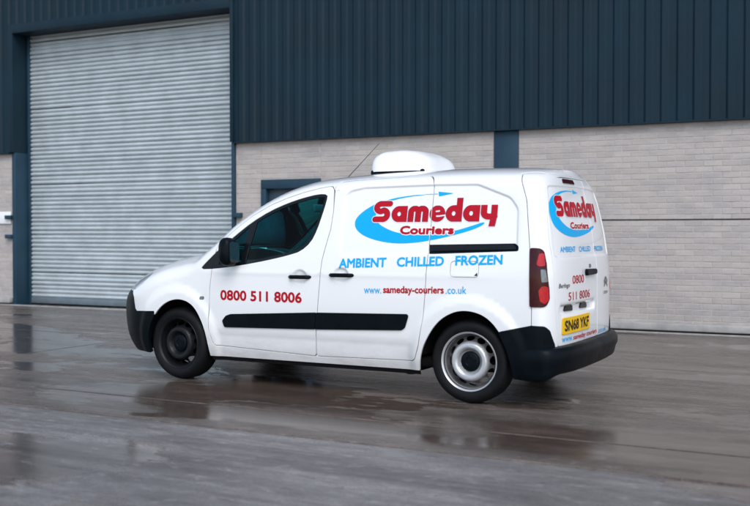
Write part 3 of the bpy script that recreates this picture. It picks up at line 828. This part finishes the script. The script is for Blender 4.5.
handle(1.166, 1.383, .918, .920, fdoor); handle(1.548, 1.775, .940, .942, sdoor)
handle(1.166, 1.383, .918, .920, rfd, 1); handle(1.548, 1.775, .940, .942, rsd, 1)
rl = panel('door_rail', m_side, RAIL, M['black_plastic'], van, res=.03, off=-.012, rim=.02, mirror=True)
R2 = fillet([(2.412, 1.142), (2.412, 1.178), (3.07, 1.190), (3.095, 1.176), (3.095, 1.158)], .006)
panel('runner', m_side, R2, M['gloss_black'], rl, res=.04, off=-.003, rim=.009)
ff = panel('fuel_flap', m_side, FUEL, M['white'], van, res=.03)
panel('finger_notch', m_side, fillet([(2.785, .958), (2.812, .958), (2.812, .985)], .004), M['rubber_seal'], ff, res=.02, off=.001, rim=0)
o = panel('side_repeater', m_side, fillet([(.272, .708), (.312, .708), (.318, .732), (.278, .732)], .01), M['clear_lens'], van, res=.02, off=.004, rim=.006, mirror=True)
# sill / skirt under the doors
sill = fillet([(.352, .18), (.352, .226), (2.312, .226), (2.312, .18)], 0)
panel('sill', m_side, sill, M['underbody'], van, res=.05, off=-.02, rim=.01, mirror=True)
# ---- rear lamps
for mir in (False, True):
    lp = panel('tail_lamp', m_side, LAMP, M['dark_lens'], van, res=.015, off=.010, rim=.026)
    parts = [panel('stop_lens', m_side, fillet([(3.262, 1.05), (3.272, 1.12), (3.298, 1.128), (3.310, 1.035), (3.272, 1.035)], .014), M['red_lens'], lp, res=.012, off=.016, rim=.007),
             panel('reverse_lens', m_side, fillet([(3.296, .920), (3.288, 1.010), (3.313, 1.010), (3.326, .924)], .006), M['clear_lens'], lp, res=.012, off=.014, rim=.005),
             panel('fog_lens', m_side, fillet([(3.288, .785), (3.278, .86), (3.300, .893), (3.328, .888), (3.332, .80), (3.315, .762)], .018), M['red_lens'], lp, res=.012, off=.016, rim=.007)]
    if mir:
        for q in [lp]+parts: mirrored(q)
# ---- rear bumper: swept bar plus upstanding corners
def plan(tt, ex=0.0):
    """tt -1..1 round the tail, left arch to right arch; returns x, y, outward normal"""
    hw, xe, lr = .915+ex, 3.485+ex, .33; s = np.sign(tt); a = abs(tt)
    if a > .62:
        x = 3.00+(xe-lr-3.00)*(1-(a-.62)/.38); y = hw-.004*(a-.62)/.38
    else:
        ph = (a/.62)*math.pi/2; x = xe-lr+lr*max(math.cos(ph), 0)**(2/4.0); y = hw*max(math.sin(ph), 0)**(2/3.0)
    return x, s*y
def bumper():
    tts = np.concatenate([np.linspace(-.70, -.62, 4), np.linspace(-.615, .615, 71), np.linspace(.62, .70, 4)])
    prof = [(-.10, .20), (-.045, .205), (-.020, .225), (-.010, .262), (-.004, .30), (.010, .335), (.012, .39), (.004, .425), (-.012, .442), (-.040, .448), (-.14, .449)]
    rings = []
    for tt in tts:
        x, y = plan(tt); x2, y2 = plan(min(tt+.002, 1)); x1, y1 = plan(max(tt-.002, -1))
        d = np.array([x2-x1, y2-y1]); d /= np.linalg.norm(d)+1e-12; nn = np.array([d[1], -d[0]])
        if nn@np.array([x-2.6, y]) < 0: nn = -nn
        side = sm(.46, .70, np.array(abs(tt)))          # lower and flatter on the flanks
        cen = 1-sm(.30, .52, np.array(abs(tt)))
        rings.append([(x+nn[0]*(o*(1-.4*side)-.034*side), y+nn[1]*(o*(1-.4*side)-.034*side), z+(.045*cen*(1-(z-.2)/.25) if z < .4 else 0)) for o, z in prof])
    n = len(prof); V = [p for r in rings for p in r]
    F = [(i*n+j, i*n+j+1, (i+1)*n+j+1, (i+1)*n+j) for i in range(len(rings)-1) for j in range(n-1)]
    o = link('rear_bumper', mesh('rear_bumper', V, F, True), van, M['black_plastic']); return o
rb = bumper()
bc = fillet([(2.95, .215), (2.95, .54), (3.0, .553), (3.228, .604), (3.315, .600), (3.338, .57), (3.356, .47), (3.356, .40), (3.22, .30), (3.19, .215)], [0, 0, .05, .05, .03, .04, .05, 0, .05, .02])
bc[:, 0] = np.minimum(bc[:, 0], Xrear(.705+0*bc[:, 1], bc[:, 1]))
panel('bumper_corner', m_side, bc, M['black_plastic'], van, [offset_poly(ARR, -.003)], res=.02, off=.013, rim=.02, mirror=True, bev=.006)
# ---- underside, wheel wells, exhaust, floor
box('underbody', (-.55, 3.2, -.72, .72, .235, .31), M['underbody'], van, .02)
for cx, r in ((.015, .38), (2.722, .40)):
    for s in (-1, 1):
        rings = []
        for yy in (.86, .845, .52):
            rings.append([(cx+r*math.cos(a)*(1.0 if yy < .85 else .99), s*yy, .30+r*1.04*math.sin(a)) for a in [math.pi*(.03+.94*k/24) for k in range(25)]])
        loft('wheel_well', rings, M['underbody'], van, close=False, cap=False)
        box('wheel_well_wall', (cx-.42, cx+.42, min(s*.50, s*.53), max(s*.50, s*.53), .20, .72), M['underbody'], van)
tube('exhaust', [(1.2, -.25, .19), (2.2, -.25, .19), (2.6, -.35, .22), (3.0, -.45, .24), (3.2, -.46, .24)], .026, M['underbody'], van)
tube('axle', [(2.728, -.6, .29), (2.728, .6, .29)], .045, M['underbody'], van)
box('fuel_tank', (1.5, 2.2, -.5, .1, .17, .24), M['underbody'], van, .03)
box('jacking_bracket', (2.17, 2.23, -.76, -.72, .175, .235), M['underbody'], van, .006)
# ---- wheels
def lathe(name, prof, mat, parent, seg=64, closed=False):
    n = len(prof); V = []; F = []
    for i in range(seg):
        a = 2*math.pi*i/seg
        for r, y in prof: V.append((r*math.cos(a), y, r*math.sin(a)))
    for i in range(seg):
        for j in range(n if closed else n-1):
            a0 = i*n+j; a1 = i*n+(j+1) % n; b0 = ((i+1) % seg)*n+j; b1 = ((i+1) % seg)*n+(j+1) % n
            F.append((a0, b0, b1, a1))
    me = mesh(name, V, F, True); me.set_sharp_from_angle(angle=math.radians(38)); return link(name, me, parent, mat)
TY = [(.205, .0), (.214, -.006), (.222, -.014), (.238, -.022), (.262, -.026), (.280, -.023), (.296, -.012), (.306, .004), (.312, .020), (.3145, .034),
      (.3145, .050), (.307, .052), (.307, .058), (.3150, .060), (.3155, .085), (.3075, .087), (.3075, .095), (.3155, .097), (.3155, .122), (.3075, .124), (.3075, .130), (.3145, .132), (.3145, .150), (.310, .166), (.296, .190), (.262, .203), (.222, .195), (.205, .18)]
RIMP = [(.222, -.010), (.2245, -.014), (.221, -.018), (.214, -.014), (.209, -.004), (.205, .010), (.199, .030), (.192, .060), (.192, .15), (.2, .175)]
f_disc = hermite([0, .05, .078, .084, .096, .112, .128, .142, .150, .160, .175, .19, .2], [.022, .022, .022, .018, -.002, -.014, -.014, -.004, .016, .040, .055, .062, .066])
def disc(mat, parent):
    out = arc(0, 0, .196, .196, 0, 360, 72)[:-1]; inn = arc(0, 0, .030, .030, 0, 360, 24)[:-1]; holes = [inn]
    for k in range(12):
        a = 30*k+15; c = np.array([math.cos(math.radians(a)), math.sin(math.radians(a))])*.170
        e = arc(0, 0, .018, .034, 0, 360, 16)[:-1]; ca, sa = math.cos(math.radians(a)), math.sin(math.radians(a))
        holes.append(np.stack([c[0]+e[:, 0]*ca-e[:, 1]*sa, c[1]+e[:, 0]*sa+e[:, 1]*ca], 1))
    def fn(u, v): return np.stack([u, f_disc(np.sqrt(u*u+v*v)), v], -1)
    polys = [out]+holes
    ins = lambda q: inpoly(out, q) & ~np.any([inpoly(h, q) for h in holes], axis=0)
    q, T = cdt(polys, ins, .008); P, n = evalmap(fn, q, 0.0)
    s = -np.sign(n[:, 1:2]); n = n*s
    return link('wheel_disc', setmesh('wheel_disc', P, [tuple(t) if False else tuple(t) for t in T], n), parent, mat)
def wheel(x, s, rimmat, capmat, steer=0, discmat=None):
    w = link('wheel', None, van, None, (x, s*.832, .3145), (0, random.uniform(0, 1), steer+(math.pi if s > 0 else 0)))
    lathe('tyre', TY, M['tyre'], w, 96, True)
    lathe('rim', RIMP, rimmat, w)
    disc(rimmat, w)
    lathe('hub_cap', [(.0, .004), (.030, .004), (.034, .000), (.058, .002), (.070, .006), (.076, .014), (.078, .024)], capmat, w, 32)
    for k in range(4):
        a = math.pi/2*k+.4
        lathe_o = lathe('wheel_bolt', [(0, -.004), (.008, -.004), (.009, .0), (.009, .02)], capmat, w, 6); lathe_o.location = (.046*math.cos(a), 0, .046*math.sin(a))
    lathe('brake_drum', [(.0, .07), (.12, .07), (.13, .08), (.13, .14)], M['underbody'], w, 24)
    return w
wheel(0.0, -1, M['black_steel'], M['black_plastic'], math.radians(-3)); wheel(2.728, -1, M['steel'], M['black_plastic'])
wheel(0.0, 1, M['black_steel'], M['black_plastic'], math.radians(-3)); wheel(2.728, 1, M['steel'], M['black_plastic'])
# ---- door mirrors
for s, parent in ((-1, fdoor), (1, rfd)):
    mh = []
    for k in range(13):
        t_ = k/12; yy = .90+.17*t_; e = (1-abs(2*t_-1)**3.2)**(1/2.4)*.97+.03
        hz = .118*e; hx = .062*e; cxm = .645-.012*t_; czm = 1.112+.012*t_
        mh.append([(cxm+hx*np.sign(math.cos(a))*abs(math.cos(a))**.75, s*yy, czm+hz*np.sign(math.sin(a))*abs(math.sin(a))**.7) for a in [2*math.pi*j/24 for j in range(24)]])
    mo = loft('door_mirror', mh, M['black_plastic'], parent)
    gy = fillet([(.922, 1.025), (1.045, 1.035), (1.05, 1.205), (.925, 1.195)], .035)
    me = mesh('mirror_glass', [(.7085-.012*(p[0]-.9)/.17, s*p[0], p[1]) for p in gy], [tuple(range(len(gy)))[::s*-1 if s < 0 else -1]])
    link('mirror_glass', me, mo, M['mirror'])
    tube('mirror_arm', [(.60, s*.84, 1.03), (.615, s*.93, 1.045)], .034, M['black_plastic'], mo)
# ---- cabin
box('dashboard', (.02, .56, -.70, .70, .70, 1.02), M['interior'], van, .06, 4)
box('bulkhead', (1.545, 1.575, -.76, .76, .30, 1.62), M['pale_trim'], van)
box('cabin_floor', (-.1, 1.545, -.74, .74, .312, .36), M['interior'], van)
panel('headlining', m_top, np.array([(1.16, -.50), (1.53, -.52), (1.53, .52), (1.16, .50)]), M['pale_trim'], van, res=.1, off=-.05, rim=0)
for yy, w_ in ((-.38, .50), (.42, .46)):
    st = link('seat', None, van)
    box('cushion', (.82, 1.32, yy-w_/2, yy+w_/2, .56, .72), M['seat'], st, .05, 4)
    b1 = box('backrest', (-.065, .065, yy-w_/2, yy+w_/2, 0, .62), M['seat'], st, .05, 4); b1.location = (1.30, 0, .70); b1.rotation_euler = (0, math.radians(14), 0)
    h1 = box('headrest', (-.05, .05, yy-.13, yy+.13, 0, .18), M['seat'], st, .04, 4); h1.location = (1.465, 0, 1.33); h1.rotation_euler = (0, math.radians(10), 0)
sw = [(Vector((.70, .40, 1.02)) + Vector((-.10*math.sin(a), .18*math.cos(a), .165*math.sin(a)))) for a in [2*math.pi*k/28 for k in range(29)]]
swo = tube('steering_wheel', sw, .015, M['interior'], van, 8)
tube('spoke', [(.70, .225, 1.02), (.70, .575, 1.02)], .014, M['interior'], swo, 8)
tube('column', [(.45, .40, .90), (.70, .40, 1.02)], .035, M['interior'], swo, 10)
box('rear_view_mirror', (.93, .955, -.12, .12, 1.46, 1.53), M['interior'], van, .012)
# ---- roof refrigeration pod, aerial, high brake lamp
f_pod = hermite([1.60, 1.62, 1.66, 1.74, 1.86, 1.98, 2.08, 2.13, 2.15], [0, .12, .150, .172, .176, .166, .130, .085, 0])
def pod():
    V = []; F = []; nx, ny = 44, 36; hw = .37
    us = np.linspace(0, 1, nx+1); xs_ = 1.60+.55*(.5-.5*np.cos(np.pi*us)); vs = np.linspace(-1, 1, ny+1); vv = np.sin(vs*np.pi/2)
    for x in xs_:
        e = np.clip(abs(x-1.875)/.275, 0, 1); w = hw*(1-e**5)**(1/5)*.97+.01
        for v_ in vv:
            z = 1.785+float(f_pod(x))*1.06*(1-abs(v_)**4.5)**(1/3.0)
            V.append((x, w*v_, z))
    for i in range(nx):
        for j in range(ny):
            a = i*(ny+1)+j; F.append((a, a+ny+1, a+ny+2, a+1))
    me = mesh('roof_pod', V, F, True)
    return link('roof_pod', me, van, M['white_plastic'])
pd = pod()
box('base_gasket', (1.63, 2.12, -.345, .345, 1.745, 1.80), M['black_plastic'], pd, .015)
an = tube('aerial', [(1.165, 0, 1.715), (1.20, 0, 1.745), (1.535, 0, 2.055)], [.010, .0035, .0022], M['rubber_seal'], van, 8)
panel('high_stop_lamp', m_rear, fillet([(-.335, 1.655), (-.05, 1.655), (-.065, 1.685), (-.31, 1.685)], .008), M['dark_lens'], rdl, res=.02, off=.008, rim=.01)
# ---- rear door furniture
hnd = panel('handle', m_rear, fillet([(-.14, .950), (.125, .955), (.125, .985), (-.14, .990)], .016), M['black_plastic'], rdl, res=.02, off=.026, rim=.022, bev=.006)
panel('lock', m_rear, fillet([(-.02, 1.005), (.03, 1.005), (.03, 1.03), (-.02, 1.03)], .01), M['clear_lens'], rdl, res=.02, off=.004, rim=.005)
for a, b_ in ((-.60, -.42), (-.245, -.06)):
    panel('plate_lamp', m_rear, fillet([(a, .700), (b_, .695), (b_-.01, .735), (a+.03, .738)], .01), M['gloss_black'], rdl, res=.02, off=.010, rim=.02)
pl = panel('number_plate', m_rear, fillet([(-.665, .532), (-.055, .532), (-.055, .650), (-.665, .650)], .01), M['plate'], rdl, res=.03, off=.010, rim=.009)
text('SN68 YKF', m_rear, -.635, -.085, .551, .632, M['plate_text'], pl, .05, off=.0115)
# ---- lettering on the flank
text('0800 511 8006', m_side, .489, 1.296, .708, .795, M['red'], fdoor, .042)
for w_, a, b_, z0 in (('AMBIENT', 1.636, 2.056, .997), ('CHILLED', 2.146, 2.540, 1.014), ('FROZEN', 2.632, 3.004, 1.031)):
    text(w_, m_side, a, b_, z0, z0+.074, M['cyan'], sdoor if w_ == 'AMBIENT' else van, .045, slope=.034)
text('www.', m_side, 1.866, 2.018, .802, .842, M['cyan'], sdoor, .012, slope=.02)
text('sameday-couriers', m_side, 2.034, 2.545, .793, .866, M['red'], van, .03, slope=.02)
text('.co.uk', m_side, 2.560, 2.727, .819, .876, M['cyan'], van, .012, slope=.02)
g1 = gapx([(2.394, 1.716), (2.400, 1.45), (2.402, 1.123), (2.387, .813)])
cutg = lambda q: .0035-np.abs(q[:, 0]-g1(q[:, 1]))
CO = [(2.845, 1.362), (2.829, 1.332), (2.728, 1.291), (2.576, 1.252), (2.421, 1.219), (2.263, 1.196), (2.099, 1.192), (1.950, 1.214), (1.829, 1.251), (1.759, 1.298), (1.736, 1.346), (1.747, 1.393), (1.796, 1.440), (1.856, 1.478), (1.916, 1.507), (2.018, 1.536), (2.141, 1.558), (2.284, 1.571), (2.445, 1.576),
      (2.446, 1.569), (2.284, 1.563), (2.142, 1.547), (2.020, 1.521), (1.950, 1.486), (1.920, 1.439), (1.919, 1.392), (1.952, 1.345), (2.046, 1.298), (2.152, 1.270), (2.317, 1.257), (2.457, 1.264), (2.612, 1.292), (2.725, 1.324)]
CO = densify(chaikin(CO, 2), .05)
def polysdf(P, cut=None):
    def fs(q):
        s = segdist(P, q)*np.where(inpoly(P, q), -1, 1)
        return np.maximum(s, cut(q)) if cut else s
    return fs
v, f = isomesh(polysdf(CO, cutg), 1.72, 2.86, 1.18, 1.59, .008); lay('logo_swoosh', v, f, m_side, M['cyan'], van, .0012)
v, f = isomesh(polysdf(np.array([(2.439, 1.590), (2.574, 1.575), (2.447, 1.553)])), 2.42, 2.59, 1.54, 1.60, .004); lay('logo_arrow', v, f, m_side, M['cyan'], van, .0012)
logo_word('Sameday', m_side, 1.905, 2.935, 1.360, .122, van, cutg)
def bold_text(body, fn, u0, u1, z0, z1, parent, off=.0024):
    text(body, fn, u0-.006, u1+.006, z0-.006, z1+.006, M['white_vinyl'], parent, .17, off=off)
    text(body, fn, u0, u1, z0, z1, M['red'], parent, .072, off=off+.0012)
bold_text('Couriers', m_side, 2.145, 2.597, 1.262, 1.330, van)
# ---- lettering on the rear doors
RO = [(-.600, 1.551), (-.685, 1.498), (-.713, 1.447), (-.711, 1.375), (-.650, 1.310), (-.527, 1.262), (-.332, 1.239), (-.102, 1.251), (.138, 1.282), (.312, 1.330), (.241, 1.334), (.092, 1.305), (-.188, 1.294), (-.373, 1.304), (-.512, 1.347), (-.573, 1.398), (-.580, 1.464), (-.570, 1.515), (-.44, 1.575), (-.249, 1.594), (-.128, 1.591), (-.128, 1.598), (-.249, 1.603), (-.449, 1.588)]
RO[1] = (-.665, 1.498); RO[2] = (-.688, 1.447); RO[3] = (-.690, 1.375)
cutr = lambda q: .0045-np.abs(q[:, 0]-SPL)
v, f = isomesh(polysdf(densify(chaikin(RO, 2), .05), cutr), -.72, .34, 1.22, 1.62, .008); lay('logo_swoosh', v, f, m_rear, M['cyan'], rdl, .0012)
v, f = isomesh(polysdf(np.array([(-.115, 1.612), (.01, 1.588), (-.128, 1.578)])), -.15, .03, 1.56, 1.62, .004); lay('logo_arrow', v, f, m_rear, M['cyan'], rdl, .0012)
logo_word('Sameday', m_rear, -.585, .40, 1.398, .115, rdl, cutr)
bold_text('Couriers', m_rear, -.36, .12, 1.305, 1.358, rdl)
for w_, a, b_, z0 in (('AMBIENT', -.625, -.305, 1.132), ('CHILLED', -.215, .10, 1.130), ('FROZEN', .215, .50, 1.128)):
    text(w_, m_rear, a, b_, z0, z0+.042, M['cyan'], rdl if a < .2 else rdr, .03)
text('0800', m_rear, -.460, -.180, .893, .957, M['red'], rdl, .016)
text('511 8006', m_rear, -.548, -.020, .772, .835, M['red'], rdl, .016)
text('Berlingo', m_rear, -.715, -.520, .862, .905, M['emblem'], rdl, .012, shear=.25)
text('www.', m_rear, -.66, -.455, .472, .505, M['cyan'], rdl, .016)
text('sameday couriers', m_rear, -.44, .19, .462, .512, M['red'], rdl, .02)
text('.co.uk', m_rear, .225, .50, .466, .505, M['cyan'], rdr, .016)
for k in range(2):
    zc = .845+.034*k; P = [(.42, zc), (.485, zc+.042), (.55, zc), (.55, zc-.020), (.485, zc+.020), (.42, zc-.020)]
    v, f = isomesh(polysdf(np.array(P)), .41, .56, zc-.03, zc+.05, .004); lay('chevron_badge', v, f, m_rear, M['emblem'], rdr, .004)
text('CITROEN', m_rear, .40, .57, .772, .796, M['emblem'], rdr, .02)
